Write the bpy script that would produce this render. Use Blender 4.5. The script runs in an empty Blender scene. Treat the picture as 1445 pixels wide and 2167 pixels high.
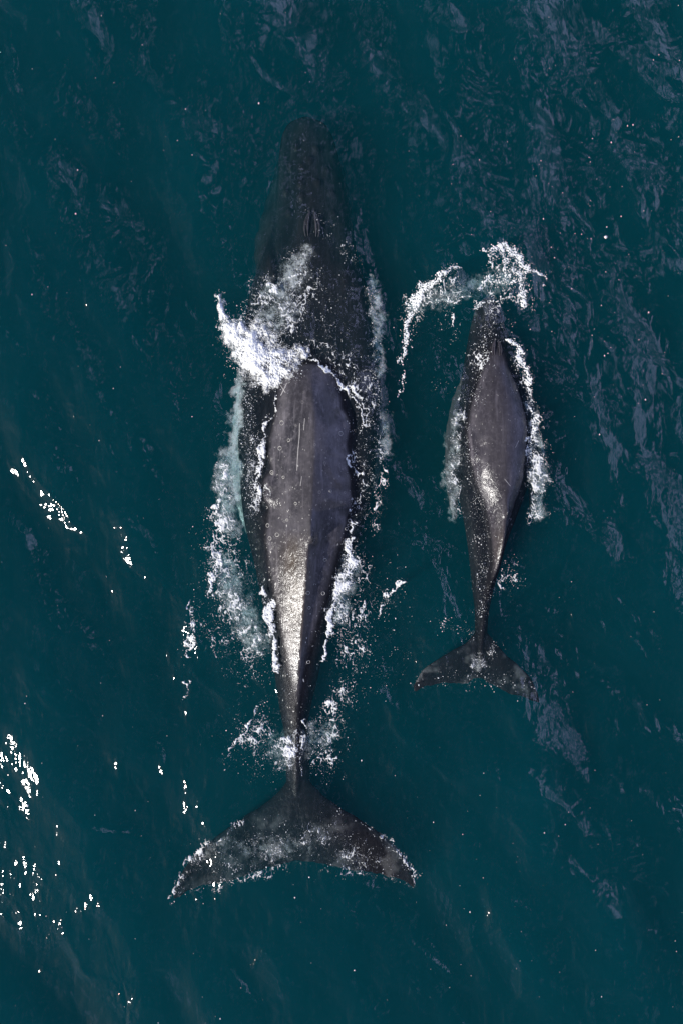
import bpy, math
import numpy as np

# ------------------------------------------------------------------ camera, sky, sun, exposure
scene = bpy.context.scene
S = 1 / 117.0                 # metres per photo pixel at the sea surface
CAM_H = 15.0

cam_data = bpy.data.cameras.new("drone_camera")
cam = bpy.data.objects.new("drone_camera", cam_data)
scene.collection.objects.link(cam)
cam.location = (0, 0, CAM_H)
cam.rotation_euler = (0, 0, 0)
cam_data.sensor_fit = 'VERTICAL'
cam_data.sensor_height = 36
cam_data.angle = 2 * math.atan((2167 / 2 * S) / CAM_H)
cam_data.clip_end = 5000
scene.camera = cam

SUN_EL, SUN_AZ = 33.5, (-0.86, -0.51)        # elevation; direction to the sun in plan
world = bpy.data.worlds.new("World")
scene.world = world
world.use_nodes = True
wn = world.node_tree.nodes
sky = wn.new("ShaderNodeTexSky")
sky.sky_type = 'NISHITA'
sky.sun_disc = False
sky.sun_elevation = math.radians(SUN_EL)
sky.sun_rotation = math.atan2(SUN_AZ[0], SUN_AZ[1])
sky.air_density = 1.0
sky.dust_density = 0.6
wn["Background"].inputs["Strength"].default_value = 0.05
# broken bright cloud, unseen, added for streaks reflected in the water; mostly opposite the sun
wl = world.node_tree.links
def wnode(t, **kw):
    x = wn.new(t)
    for k, v in kw.items(): setattr(x, k, v)
    return x
w_co = wnode("ShaderNodeTexCoord")
w_no = wnode("ShaderNodeTexNoise"); wl.new(w_co.outputs["Generated"], w_no.inputs["Vector"])
w_no.inputs["Scale"].default_value = 3.4; w_no.inputs["Detail"].default_value = 6; w_no.inputs["Roughness"].default_value = .55
w_dot = wnode("ShaderNodeVectorMath", operation='DOT_PRODUCT'); wl.new(w_co.outputs["Generated"], w_dot.inputs[0]); w_dot.inputs[1].default_value = (.80, .46, .39)
w_sum = wnode("ShaderNodeMath", operation='MULTIPLY_ADD'); wl.new(w_dot.outputs["Value"], w_sum.inputs[0]); w_sum.inputs[1].default_value = .42; wl.new(w_no.outputs[0], w_sum.inputs[2])
w_rng = wnode("ShaderNodeMapRange", interpolation_type='SMOOTHSTEP'); wl.new(w_sum.outputs[0], w_rng.inputs[0]); w_rng.inputs[1].default_value = .78; w_rng.inputs[2].default_value = 1.03
w_mix = wnode("ShaderNodeMix", data_type='RGBA'); w_no2 = wnode("ShaderNodeTexNoise"); wl.new(w_co.outputs["Generated"], w_no2.inputs["Vector"])
w_no2.inputs["Scale"].default_value = 6.5; w_no2.inputs["Detail"].default_value = 5
w_rg2 = wnode("ShaderNodeMapRange", interpolation_type='SMOOTHSTEP'); wl.new(w_no2.outputs[0], w_rg2.inputs[0])
w_rg2.inputs[1].default_value = .55; w_rg2.inputs[2].default_value = .74; w_rg2.inputs[4].default_value = .30
w_max = wnode("ShaderNodeMath", operation='MAXIMUM'); wl.new(w_rng.outputs[0], w_max.inputs[0]); wl.new(w_rg2.outputs[0], w_max.inputs[1])
wl.new(w_max.outputs[0], w_mix.inputs[0]); wl.new(sky.outputs[0], w_mix.inputs[6])
w_mix.inputs[7].default_value = (30.0, 33.0, 58.0, 1)
wl.new(w_mix.outputs[2], wn["Background"].inputs["Color"])

sun_data = bpy.data.lights.new("sun", 'SUN')
sun_data.energy = 5.0
sun_data.angle = math.radians(0.5)
sun_data.color = (1.0, 0.965, 0.92)
sun = bpy.data.objects.new("sun", sun_data)
scene.collection.objects.link(sun)
from mathutils import Vector, Matrix
ce = math.cos(math.radians(SUN_EL))
sl = math.hypot(*SUN_AZ)
sdir = Vector((SUN_AZ[0] / sl * ce, SUN_AZ[1] / sl * ce, math.sin(math.radians(SUN_EL))))
sun.rotation_euler = sdir.to_track_quat('Z', 'Y').to_euler()
sun.location = sdir * 40

scene.view_settings.view_transform = 'Standard'
scene.view_settings.look = 'None'
scene.view_settings.exposure = 0.0
scene.view_settings.gamma = 1
scene.cycles.use_denoising = True
scene.cycles.volume_bounces = 2
scene.cycles.transparent_max_bounces = 16
scene.cycles.max_bounces = 6
scene.cycles.sample_clamp_indirect = 4

# ------------------------------------------------------------------ small helpers
def wx(px): return (np.asarray(px, float) - 722.5) * S
def wy(py): return -(np.asarray(py, float) - 1083.5) * S

def tag(o, label, cat, kind=None, group=None):
    o['label'] = label
    o['category'] = cat
    if kind: o['kind'] = kind
    if group: o['group'] = group

def mesh_object(name, verts, faces, mat=None, smooth=True, parent=None):
    me = bpy.data.meshes.new(name)
    verts = np.asarray(verts, np.float32)
    faces = np.asarray(faces, np.int32)
    nf, k = faces.shape
    me.vertices.add(len(verts)); me.vertices.foreach_set("co", verts.ravel())
    me.loops.add(nf * k); me.loops.foreach_set("vertex_index", faces.ravel())
    me.polygons.add(nf)
    me.polygons.foreach_set("loop_start", np.arange(0, nf * k, k, dtype=np.int32))
    me.polygons.foreach_set("use_smooth", np.full(nf, smooth))
    me.update(calc_edges=True)
    me.validate()
    if mat: me.materials.append(mat)
    o = bpy.data.objects.new(name, me)
    scene.collection.objects.link(o)
    if parent: o.parent = parent
    return o

def set_attr(o, name, vals):
    a = o.data.attributes.new(name, 'FLOAT', 'POINT')
    a.data.foreach_set("value", np.asarray(vals, np.float32))

class Tile:
    """A periodic random height field with a chosen spectrum, read anywhere in metres."""
    def __init__(s, seed, period, n, spec, direction=None, spread=2.0):
        r = np.random.default_rng(seed)
        k = np.fft.fftfreq(n, period / n)
        kx, ky = np.meshgrid(k, k)
        kk = np.hypot(kx, ky) + 1e-9
        A = spec(kk)
        if direction is not None:
            d = np.array(direction) / np.hypot(*direction)
            c = np.abs(kx * d[0] + ky * d[1]) / kk
            A = A * (0.06 + c ** spread)
        f = np.fft.ifft2(A * np.fft.fft2(r.standard_normal((n, n)))).real
        s.f = f / f.std(); s.p = period; s.n = n
    def __call__(s, x, y):
        u = (np.asarray(x) / s.p % 1) * s.n; v = (np.asarray(y) / s.p % 1) * s.n
        i = np.floor(u).astype(int); j = np.floor(v).astype(int)
        a = u - i; b = v - j; i %= s.n; j %= s.n; i1 = (i + 1) % s.n; j1 = (j + 1) % s.n
        f = s.f
        return (f[j, i] * (1 - a) + f[j, i1] * a) * (1 - b) + (f[j1, i] * (1 - a) + f[j1, i1] * a) * b

def band(lam, w=0.5):
    return lambda k: np.exp(-(np.log(k * lam) / w) ** 2)
def power(lo, hi, e):       # wavelengths hi..lo metres, falling off as k^-e
    return lambda k: np.where((k > 1 / hi) & (k < 1 / lo), k ** (-e), 0)

# ------------------------------------------------------------------ whale bodies (measured stations)
# y, left, right outline, ridge x, half-extent of the risen back (share of the width), ridge height, shelf height, depth
MOTHER = np.array([
 # y     xl   xr   x0    e    zt     zs     dep
 (222,  632, 656, 646, .60, -.42, -.45, .14),
 (232,  612, 680, 646, .60, -.34, -.40, .34),
 (252,  597, 697, 647, .60, -.27, -.36, .55),
 (290,  588, 712, 650, .60, -.22, -.31, .80),
 (340,  583, 724, 653, .60, -.18, -.27, 1.1),
 (395,  580, 735, 656, .55, -.15, -.24, 1.4),
 (450,  577, 742, 660, .45, -.12, -.22, 1.7),
 (500,  567, 749, 661, .50, -.10, -.20, 2.0),
 (540,  550, 759, 662, .60, -.09, -.19, 2.2),
 (580,  532, 772, 660, .65, -.09, -.13, 2.3),
 (640,  518, 787, 657, .70, -.09, -.12, 2.6),
 (700,  510, 795, 656, .70, -.09, -.12, 2.7),
 (755,  506, 800, 656, .55, -.07, -.10, 2.8),
 (785,  504, 803, 657, .48,  .12, -.06, 2.8),
 (820,  503, 805, 660, .48,  .26, -.05, 2.8),
 (900,  500, 803, 666, .56,  .44, -.05, 2.7),
 (1000, 503, 793, 664, .66,  .49, -.05, 2.6),
 (1100, 513, 775, 660, .74,  .49, -.05, 2.3),
 (1200, 536, 738, 653, .82,  .40, -.06, 2.0),
 (1300, 556, 712, 645, .84,  .25, -.08, 1.3),
 (1400, 572, 682, 637, .84,  .125, -.10, 1.1),
 (1450, 581, 670, 634, .82,  .065, -.10, 1.0),
 (1500, 588, 658, 631, .75,  .02, -.10, .90),
 (1550, 597, 650, 630, .70, -.02, -.12, .80),
 (1600, 603, 653, 628, .60, -.02, -.12, .65),
 (1650, 603, 655, 628, .60, -.05, -.14, .45),
 (1700, 604, 652, 628, .60, -.09, -.19, .25),
 (1750, 606, 650, 628, .60, -.12, -.21, .16),
 (1800, 616, 640, 627, .60, -.17, -.21, .10),
])
CALF = np.array([
 (624,  1030, 1042, 1036, .6, -.16, -.20, .08),
 (634,  1016, 1054, 1036, .6, -.08, -.14, .25),
 (655,  1007, 1063, 1037, .6, -.03, -.10, .40),
 (690,   998, 1076, 1041, .6, -.01, -.08, .60),
 (740,   990, 1096, 1048, .6,  .03, -.06, .80),
 (775,   984, 1104, 1051, .6,  .08, -.05, .90),
 (800,   980, 1110, 1054, .66,  .17, -.04, .95),
 (850,   974, 1122, 1056, .78,  .27, -.04, 1.0),
 (900,   966, 1130, 1058, .82,  .31, -.04, 1.0),
 (950,   963, 1133, 1060, .80,  .31, -.04, 1.0),
 (1000,  966, 1130, 1062, .74,  .29, -.05, .95),
 (1050,  974, 1115, 1065, .62,  .26, -.05, .85),
 (1100,  984, 1096, 1064, .48,  .23, -.05, .75),
 (1150,  992, 1076, 1060, .38,  .19, -.05, .65),
 (1200,  998, 1062, 1051, .35,  .08, -.06, .55),
 (1250, 1003, 1048, 1034, .50, -.01, -.07, .45),
 (1300, 1008, 1038, 1025, .60, -.03, -.08, .35),
 (1350, 1007, 1034, 1020, .60, -.04, -.09, .25),
 (1400, 1006, 1030, 1017, .60, -.05, -.09, .12),
 (1425, 1008, 1024, 1015, .60, -.07, -.09, .06),
])

def smooth_interp(y, tab, col):
    """Monotone-ish cubic (Catmull-Rom) through the stations."""
    Y, V = tab[:, 0], tab[:, col]
    m = np.gradient(V, Y)
    i = np.clip(np.searchsorted(Y, y) - 1, 0, len(Y) - 2)
    h = Y[i + 1] - Y[i]; t = np.clip((y - Y[i]) / h, 0, 1)
    return ((2*t**3-3*t**2+1)*V[i] + (t**3-2*t**2+t)*h*m[i] + (-2*t**3+3*t**2)*V[i+1] + (t**3-t**2)*h*m[i+1])

EDGE = Tile(51, 20, 512, power(.25, 1.6, 1.2))

def fin_bump(who, px, py):
    if who == 'mother':     # low hooked dorsal fin, steep behind
        t = (py - 1075) / 75.0
        prof = np.where((t > 0) & (t < 1), np.clip(t, 0, 1) ** 1.6 * np.clip((1 - t) * 5, 0, 1), 0)
        return 0.36 * prof * np.exp(-((px - 661 - 2 * t) / 7.0) ** 2)
    t = (py - 1050) / 45.0
    prof = np.where((t > 0) & (t < 1), np.clip(t, 0, 1) ** 1.5 * np.clip((1 - t) * 5, 0, 1), 0)
    return 0.12 * prof * np.exp(-((px - 1066) / 5.0) ** 2)

def profile_top(who, tab, px, py):
    """Height of the whale's back over photo position px, py; very low outside the body."""
    px = np.asarray(px, float); py = np.asarray(py, float)
    xl, xr, x0, e, zt, zs = [smooth_interp(py, tab, c) for c in range(1, 7)]
    v = np.where(px < x0, (x0 - px) / np.maximum(x0 - xl, 1), (px - x0) / np.maximum(xr - x0, 1))
    y = py
    peak = np.interp(y, [250, 600, 780, 880, 1000, 1100, 1400, 1700], [1.9, 2.0, 1.9, 1.35, 1.2, 1.15, 1.1, 1.6]) if who == 'mother' \
        else np.interp(y, [620, 800, 950, 1050, 1200], [1.9, 2.1, 1.9, 1.6, 1.35])
    if who == 'mother':     # the crest overhangs its shaded side behind the fin
        peak = np.where(px > x0, np.interp(y, [1060, 1150, 1420, 1560], [1.2, .60, .62, 1.1]), peak)
    e = e * (1 + (.05 if who == 'mother' else .03) * EDGE(px * S, py * S) * np.clip((zt - zs) / .2, 0, 1) * np.interp(py, [1060, 1200], [1, .25]))
    r = np.clip(v / np.maximum(e, .05), 0, 1)
    dome = (1 - r ** peak)
    dome = np.maximum(dome, 0) ** 0.9
    edge = np.interp(y, [tab[0, 0], tab[0, 0] + 120, tab[-1, 0] - 150, tab[-1, 0]], [.05, .24, .16, .06])
    z = zs + (zt - zs) * dome - edge * np.clip(v, 0, 1) ** 8
    z = z + fin_bump(who, px, py)
    inside = (v <= 1) & (py > tab[0, 0]) & (py < tab[-1, 0])
    return np.where(inside, z, -9.0)

def body_tube(who, tab, step):
    ys = np.arange(tab[0, 0], tab[-1, 0] + .1, step)
    nt, nb = 71, 24
    vt = np.linspace(-1, 1, nt); vt = np.sign(vt) * np.abs(vt) ** 1.25
    V, F = [], []
    for y in ys:
        yy = np.array([y])
        xl, xr, x0, dep = [smooth_interp(yy, tab, c)[0] for c in (1, 2, 3, 7)]
        px = np.where(vt < 0, x0 + vt * (x0 - xl), x0 + vt * (xr - x0))
        px_in = np.clip(px, xl + .02, xr - .02)
        z = profile_top(who, tab, px_in, np.full(nt, np.clip(y, tab[0, 0] + .01, tab[-1, 0] - .01)))
        a = np.linspace(0, math.pi, nb + 2)[1:-1]
        bx = (xl + xr) / 2 + (xr - xl) / 2 * np.cos(a)
        zt_, ze = z.max(), (z[0] + z[-1]) / 2
        bz = ze - (max(dep, .05) - (zt_ - ze) * .5).clip(.03) * np.sin(a)
        # what lies deeper is seen smaller from above: widen the measured outline to its real size
        X = np.concatenate([px, bx]); Z = np.concatenate([z, bz])
        V.append(np.stack([wx(X), np.full(len(X), float(wy(y))), Z], 1))
    n = nt + nb
    V = np.concatenate(V)
    for i in range(len(ys) - 1):
        j = np.arange(n); j1 = (j + 1) % n
        F.append(np.stack([i*n + j, i*n + j1, (i+1)*n + j1, (i+1)*n + j], 1))
    F = np.concatenate(F).tolist()
    F.append(list(range(n))[::-1]); F.append([(len(ys)-1)*n + k for k in range(n)])
    return V, F

def blade(lead, trail, nu, nv, zf, th, seed, rag):
    """A closed flat fluke between a leading and a trailing edge given as y over x (photo pixels)."""
    lead, trail = np.array(lead, float), np.array(trail, float)
    r = np.random.default_rng(seed)
    xs = np.linspace(lead[0, 0], lead[-1, 0], nu)
    ly = np.interp(xs, lead[:, 0], lead[:, 1]); ty = np.interp(xs, trail[:, 0], trail[:, 1])
    k = np.ones(5) / 5
    ly[2:-2] = np.convolve(ly, k, 'valid'); ty[2:-2] = np.convolve(ty, k, 'valid')
    ty += rag * np.convolve(r.standard_normal(nu), np.ones(3) / 3, 'same')
    ly += rag * .5 * np.convolve(r.standard_normal(nu), np.ones(3) / 3, 'same')
    t = np.linspace(0, 1, nv)
    X = np.repeat(xs[:, None], nv, 1); Y = ly[:, None] + (ty - ly)[:, None] * t
    c = (xs - (xs[0] + xs[-1]) / 2) / ((xs[-1] - xs[0]) / 2)
    prof = np.sqrt(np.clip(t * 3, 0, 1)) * np.clip((1 - t) * 1.6, 0, 1) ** .7
    T = (th * (1 - .7 * np.abs(c)))[:, None] * prof[None] + .018
    Z0 = zf(X, Y)
    top = np.stack([wx(X), wy(Y), Z0 + T], 2).reshape(-1, 3)
    bot = np.stack([wx(X), wy(Y), Z0 - T], 2).reshape(-1, 3)
    V = np.concatenate([top, bot]); N = nu * nv
    idx = lambda i, j: i * nv + j
    F = []
    for i in range(nu - 1):
        for j in range(nv - 1):
            F.append([idx(i, j), idx(i, j+1), idx(i+1, j+1), idx(i+1, j)])
            F.append([N+idx(i, j), N+idx(i+1, j), N+idx(i+1, j+1), N+idx(i, j+1)])
        F.append([idx(i, 0), idx(i+1, 0), N+idx(i+1, 0), N+idx(i, 0)])
        F.append([idx(i, nv-1), N+idx(i, nv-1), N+idx(i+1, nv-1), idx(i+1, nv-1)])
    for j in range(nv - 1):
        F.append([idx(0, j), N+idx(0, j), N+idx(0, j+1), idx(0, j+1)])
        F.append([idx(nu-1, j), idx(nu-1, j+1), N+idx(nu-1, j+1), N+idx(nu-1, j)])
    return V, F

def flipper(path, rows=40, seg=20, seed=1):
    """path: rows of (x, y, z, width_px, thickness_m); a knobbly tapering blade."""
    p = np.array(path, float); r = np.random.default_rng(seed)
    t = np.linspace(0, len(p) - 1, rows)
    q = np.stack([np.interp(t, np.arange(len(p)), p[:, c]) for c in range(5)], 1)
    for c in range(5):
        q[1:-1, c] = (q[:-2, c] + 2*q[1:-1, c] + q[2:, c]) / 4
    C = np.stack([wx(q[:, 0]), wy(q[:, 1]), q[:, 2]], 1)
    d = np.gradient(C, axis=0); d /= np.linalg.norm(d, axis=1)[:, None]
    side = np.stack([-d[:, 1], d[:, 0], np.zeros(rows)], 1); side /= np.linalg.norm(side, axis=1)[:, None]
    a = np.linspace(0, 2*math.pi, seg, endpoint=False)
    w = q[:, 3] * S / 2 * (1 + .06 * np.sin(np.arange(rows) * 1.6))
    V = C[:, None] + side[:, None] * (w[:, None] * np.cos(a))[..., None] + np.array([0, 0, 1.])[None, None] * (q[:, 4][:, None] * np.sin(a))[..., None]
    V = V.reshape(-1, 3); F = []
    for i in range(rows - 1):
        for j in range(seg):
            F.append([i*seg+j, i*seg+(j+1) % seg, (i+1)*seg+(j+1) % seg, (i+1)*seg+j])
    F.append(list(range(seg))[::-1]); F.append([(rows-1)*seg+j for j in range(seg)])
    return V, F

def ball(cx, cy, cz, rx, ry, rz, n=10):
    V, F = [], []
    for i in range(n + 1):
        th = math.pi * i / n
        for j in range(2 * n):
            ph = math.pi * j / n
            V.append((cx + rx*math.sin(th)*math.cos(ph), cy + ry*math.sin(th)*math.sin(ph), cz + rz*math.cos(th)))
    m = 2 * n
    for i in range(n):
        for j in range(m):
            F.append([i*m+j, (i+1)*m+j, (i+1)*m+(j+1) % m, i*m+(j+1) % m])
    return np.array(V), F

def fuse(name, pieces, voxel, mat, root):
    """Join the shapes of one animal into ONE continuous skin."""
    V, F, o = [], [], 0
    for v, f in pieces:
        V.append(v); F += [[i + o for i in g] for g in f]; o += len(v)
    me = bpy.data.meshes.new("skin_source"); me.from_pydata(np.concatenate(V).tolist(), [], F); me.update()
    import bmesh
    bm = bmesh.new(); bm.from_mesh(me); bmesh.ops.recalc_face_normals(bm, faces=bm.faces); bm.to_mesh(me); bm.free()
    tmp = bpy.data.objects.new("skin_source", me); scene.collection.objects.link(tmp)
    rm = tmp.modifiers.new("r", 'REMESH'); rm.mode = 'VOXEL'; rm.voxel_size = voxel; rm.use_smooth_shade = True
    sm = tmp.modifiers.new("s", 'SMOOTH'); sm.factor = .5; sm.iterations = 4
    dg = bpy.context.evaluated_depsgraph_get()
    out = bpy.data.meshes.new_from_object(tmp.evaluated_get(dg)); out.name = name
    bpy.data.objects.remove(tmp); bpy.data.meshes.remove(me)
    out.materials.clear(); out.materials.append(mat)
    o = bpy.data.objects.new(name, out); scene.collection.objects.link(o)
    attach(o, root)
    return o

# ------------------------------------------------------------------ materials
class N:
    def __init__(s, name):
        s.m = bpy.data.materials.new(name); s.m.use_nodes = True
        s.t = s.m.node_tree; s.t.nodes.clear()
        s.out = s.t.nodes.new("ShaderNodeOutputMaterial")
    def n(s, typ, **kw):
        x = s.t.nodes.new(typ)
        for k, v in kw.items(): setattr(x, k, v)
        return x
    def l(s, a, b): s.t.links.new(a, b)
    def put(s, v, sock):
        if isinstance(v, bpy.types.NodeSocket): s.l(v, sock)
        else: sock.default_value = v
    def math(s, op, a, b=0.0, c=None):
        x = s.n("ShaderNodeMath", operation=op)
        s.put(a, x.inputs[0]); s.put(b, x.inputs[1])
        if c is not None: s.put(c, x.inputs[2])
        return x.outputs[0]
    def noise(s, vec, scale, detail=4, rough=.55, dist=0.0):
        x = s.n("ShaderNodeTexNoise"); s.l(vec, x.inputs["Vector"])
        x.inputs["Scale"].default_value = scale; x.inputs["Detail"].default_value = detail
        x.inputs["Roughness"].default_value = rough; x.inputs["Distortion"].default_value = dist
        return x.outputs[0]
    def stretch(s, vec, sc, rot=0.0):
        x = s.n("ShaderNodeMapping"); s.l(vec, x.inputs[0]); x.inputs["Scale"].default_value = sc
        x.inputs["Rotation"].default_value = (0, 0, rot)
        return x.outputs[0]
    def step(s, v, lo, hi, a=0.0, b=1.0):
        x = s.n("ShaderNodeMapRange"); x.interpolation_type = 'SMOOTHSTEP'; s.put(v, x.inputs[0])
        x.inputs[1].default_value = lo; x.inputs[2].default_value = hi; x.inputs[3].default_value = a; x.inputs[4].default_value = b
        return x.outputs[0]
    def mix(s, f, a, b):
        x = s.n("ShaderNodeMix", data_type='RGBA'); s.put(f, x.inputs[0])
        for v, k in ((a, 6), (b, 7)):
            s.put(v if isinstance(v, bpy.types.NodeSocket) else (*v, 1), x.inputs[k])
        return x.outputs[2]
    def attr(s, name):
        x = s.n("ShaderNodeAttribute"); x.attribute_name = name
        return x.outputs["Fac"]

def water_material():
    g = N("sea_water")
    co = g.n("ShaderNodeTexCoord").outputs["Object"]
    geo = g.n("ShaderNodeNewGeometry")
    a = g.noise(g.stretch(co, (1.0, .32, 1), math.radians(18)), 4.5, 1.5, .5, .5)
    b = g.noise(g.stretch(co, (1.0, .6, 1), math.radians(14)), 12.5, 1.5, .5, .4)
    gm = g.step(g.noise(co, .9, 3, .6, .5), .42, .72, .55, 1.7)      # cat's paws: patches of livelier ripples
    hgt = g.math('MULTIPLY', gm, g.math('ADD', g.math('MULTIPLY', a, .034), g.math('MULTIPLY', b, .0085)))
    bp = g.n("ShaderNodeBump"); bp.inputs["Strength"].default_value = 1.0; bp.inputs["Distance"].default_value = 1.0
    g.l(hgt, bp.inputs["Height"])
    nrm = bp.outputs[0]
    dot = g.n("ShaderNodeVectorMath", operation='DOT_PRODUCT'); g.l(geo.outputs["Incoming"], dot.inputs[0]); g.l(nrm, dot.inputs[1])
    c = g.math('ABSOLUTE', dot.outputs["Value"])
    f = g.math('POWER', g.math('SUBTRACT', 1.0, g.math('MINIMUM', c, 1.0)), 5.0)
    f = g.math('MULTIPLY_ADD', f, .965, .035)
    tr = g.n("ShaderNodeBsdfTransparent"); tr.inputs[0].default_value = (1, 1, 1, 1)
    gl = g.n("ShaderNodeBsdfGlossy", distribution='BECKMANN'); gl.inputs["Roughness"].default_value = .115; g.l(nrm, gl.inputs["Normal"])
    gl.inputs["Color"].default_value = (1, 1, 1, 1)
    mx = g.n("ShaderNodeMixShader"); g.l(f, mx.inputs[0]); g.l(tr.outputs[0], mx.inputs[1]); g.l(gl.outputs[0], mx.inputs[2])
    g.l(mx.outputs[0], g.out.inputs["Surface"])
    sc = g.n("ShaderNodeVolumeScatter"); sc.inputs["Color"].default_value = (.01, .83, 1.0, 1); sc.inputs["Density"].default_value = .120
    ab = g.n("ShaderNodeVolumeAbsorption"); ab.inputs["Color"].default_value = (.0, .50, .55, 1); ab.inputs["Density"].default_value = .95
    ad = g.n("ShaderNodeAddShader"); g.l(sc.outputs[0], ad.inputs[0]); g.l(ab.outputs[0], ad.inputs[1])
    g.l(ad.outputs[0], g.out.inputs["Volume"])
    g.m.cycles.homogeneous_volume = True
    return g.m

def skin_material(name, scars, rings, base, grey):
    g = N(name)
    co = g.n("ShaderNodeTexCoord").outputs["Object"]
    pale, patch = g.attr("pale"), g.attr("patch")
    m1 = g.noise(g.stretch(co, (1, .35, 1)), 2.6, 6, .65)
    m2 = g.noise(co, 14.0, 6, .7)
    m3 = g.noise(g.stretch(co, (1, .18, 1)), 30.0, 3, .6)
    col = g.mix(g.step(m1, .35, .7), base, grey)
    col = g.mix(g.math('MULTIPLY', g.step(m2, .45, .75), .5), col, tuple(c * 1.9 for c in grey))
    col = g.mix(g.math('MULTIPLY', g.step(m3, .56, .72), .35), col, tuple(c * .45 for c in base))
    m4 = g.noise(g.stretch(co, (1.3, .5, 1)), 1.1, 3, .6, .4)
    col = g.mix(g.step(m4, .42, .62, .5, 0), col, tuple(c * .5 for c in grey))
    m5 = g.noise(g.stretch(co, (1, .08, 1)), 9.0, 4, .6, .2)
    col = g.mix(g.step(m5, .52, .75, 0, .6), col, tuple(c * 1.7 for c in grey))
    # a brown tone on the back of the stock
    col = g.mix(g.math('MULTIPLY', patch, g.step(m1, .3, .7, .3, .9)), col, (.085, .06, .035))
    # pale pigment
    pm = g.math('MULTIPLY', pale, g.step(g.math('ADD', m2, g.math('MULTIPLY', m1, .6)), .45, .95, .35, 1.0))
    col = g.mix(pm, col, (.50, .52, .50))
    wet_dim = g.attr("wet_dim")
    col = g.mix(g.math('MULTIPLY', wet_dim, .85), col, (.006, .008, .011))  # wet skin, painted darker still for the dimness under water
    # barnacle scars: rings
    if rings > 0:
        for sc_, lo, rad, seed in ((4.5, .80, .10, 0), (7.5, .84, .12, 5)):
            vo = g.n("ShaderNodeTexVoronoi"); vo.voronoi_dimensions = '2D'
            g.l(g.stretch(co, (1, .8, 1), .3 + seed), vo.inputs["Vector"]); vo.inputs["Scale"].default_value = sc_
            d = vo.outputs["Distance"]
            sep = g.n("ShaderNodeSeparateColor"); g.l(vo.outputs["Color"], sep.inputs[0])
            rr = g.math('MULTIPLY_ADD', sep.outputs[1], rad * .7, rad * .4)
            ring = g.math('ABSOLUTE', g.math('SUBTRACT', d, rr))
            ring = g.step(g.math('MULTIPLY', ring, 1 / sc_), .002, .0075, .5, 0)
            keep = g.step(sep.outputs[0], lo, lo + .02)
            col = g.mix(g.math('MULTIPLY', g.math('MULTIPLY', ring, keep), g.math('MULTIPLY', g.attr("dry"), rings)), col, (.55, .53, .5))
    # white nicks
    nk = g.noise(g.stretch(co, (1, .55, 1)), 26.0, 2, .5)
    col = g.mix(g.math('MULTIPLY', g.step(g.math('ADD', nk, g.math('MULTIPLY', g.math('SUBTRACT', m1, .5), .12)), .69, .74), g.attr("nick")), col, (.6, .58, .55))
    sx = g.n("ShaderNodeSeparateXYZ"); g.l(co, sx.inputs[0])
    for (ax, ay, bx, by, wdt) in scars:
        ax, bx = float(wx(ax)), float(wx(bx)); ay, by = float(wy(ay)), float(wy(by))
        L = math.hypot(bx - ax, by - ay); ux, uy = (bx - ax) / L, (by - ay) / L
        dx = g.math('SUBTRACT', sx.outputs[0], ax); dy = g.math('SUBTRACT', sx.outputs[1], ay)
        al = g.math('MULTIPLY_ADD', dx, ux, g.math('MULTIPLY', dy, uy))
        ac = g.math('MULTIPLY_ADD', dx, -uy, g.math('MULTIPLY', dy, ux))
        ac = g.math('ADD', ac, g.math('MULTIPLY', g.math('SUBTRACT', m1, .5), .06))
        inl = g.math('MULTIPLY', g.math('GREATER_THAN', al, 0.0), g.math('LESS_THAN', al, L))
        col = g.mix(g.math('MULTIPLY', inl, g.step(g.math('ABSOLUTE', ac), wdt * .4, wdt, .75, 0)), col, (.5, .48, .48))
    bs = g.n("ShaderNodeBsdfPrincipled")
    g.l(col, bs.inputs["Base Color"])
    g.l(g.step(m2, .3, .75, .13, .27), bs.inputs["Roughness"])
    bs.inputs["IOR"].default_value = 1.42
    g.l(g.step(wet_dim, 0, 1, .5, .06), bs.inputs["Specular IOR Level"])
    rip = g.noise(g.stretch(co, (1, .6, 1)), 16.0, 5, .65, .8)
    h = g.math('ADD', g.math('MULTIPLY', m2, .0036), g.math('ADD', g.math('MULTIPLY', m3, .004), g.math('MULTIPLY', rip, g.math('MULTIPLY_ADD', wet_dim, .006, .006))))
    bp = g.n("ShaderNodeBump"); bp.inputs["Strength"].default_value = 1; bp.inputs["Distance"].default_value = 1
    g.l(h, bp.inputs["Height"]); g.l(bp.outputs[0], bs.inputs["Normal"])
    g.l(bs.outputs[0], g.out.inputs["Surface"])
    return g.m

def foam_material(thin):
    g = N("white_foam" if thin else "white_bead")
    co = g.n("ShaderNodeTexCoord").outputs["Object"]
    n = g.noise(co, 45.0, 4, .65)
    bs = g.n("ShaderNodeBsdfPrincipled")
    g.l(g.mix(g.step(n, .35, .6), (.84, .86, .87), (.93, .93, .93)), bs.inputs["Base Color"])
    bs.inputs["Roughness"].default_value = .55
    bp = g.n("ShaderNodeBump"); bp.inputs["Strength"].default_value = .5; bp.inputs["Distance"].default_value = .012
    g.l(n, bp.inputs["Height"]); g.l(bp.outputs[0], bs.inputs["Normal"])
    tr = g.n("ShaderNodeBsdfTransparent"); mx = g.n("ShaderNodeMixShader")
    g.l(g.attr("film") if thin else g.math('ADD', 1.0, 0.0), mx.inputs[0]); g.l(tr.outputs[0], mx.inputs[1]); g.l(bs.outputs[0], mx.inputs[2])
    g.l(mx.outputs[0] if thin else bs.outputs[0], g.out.inputs["Surface"])
    return g.m

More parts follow.
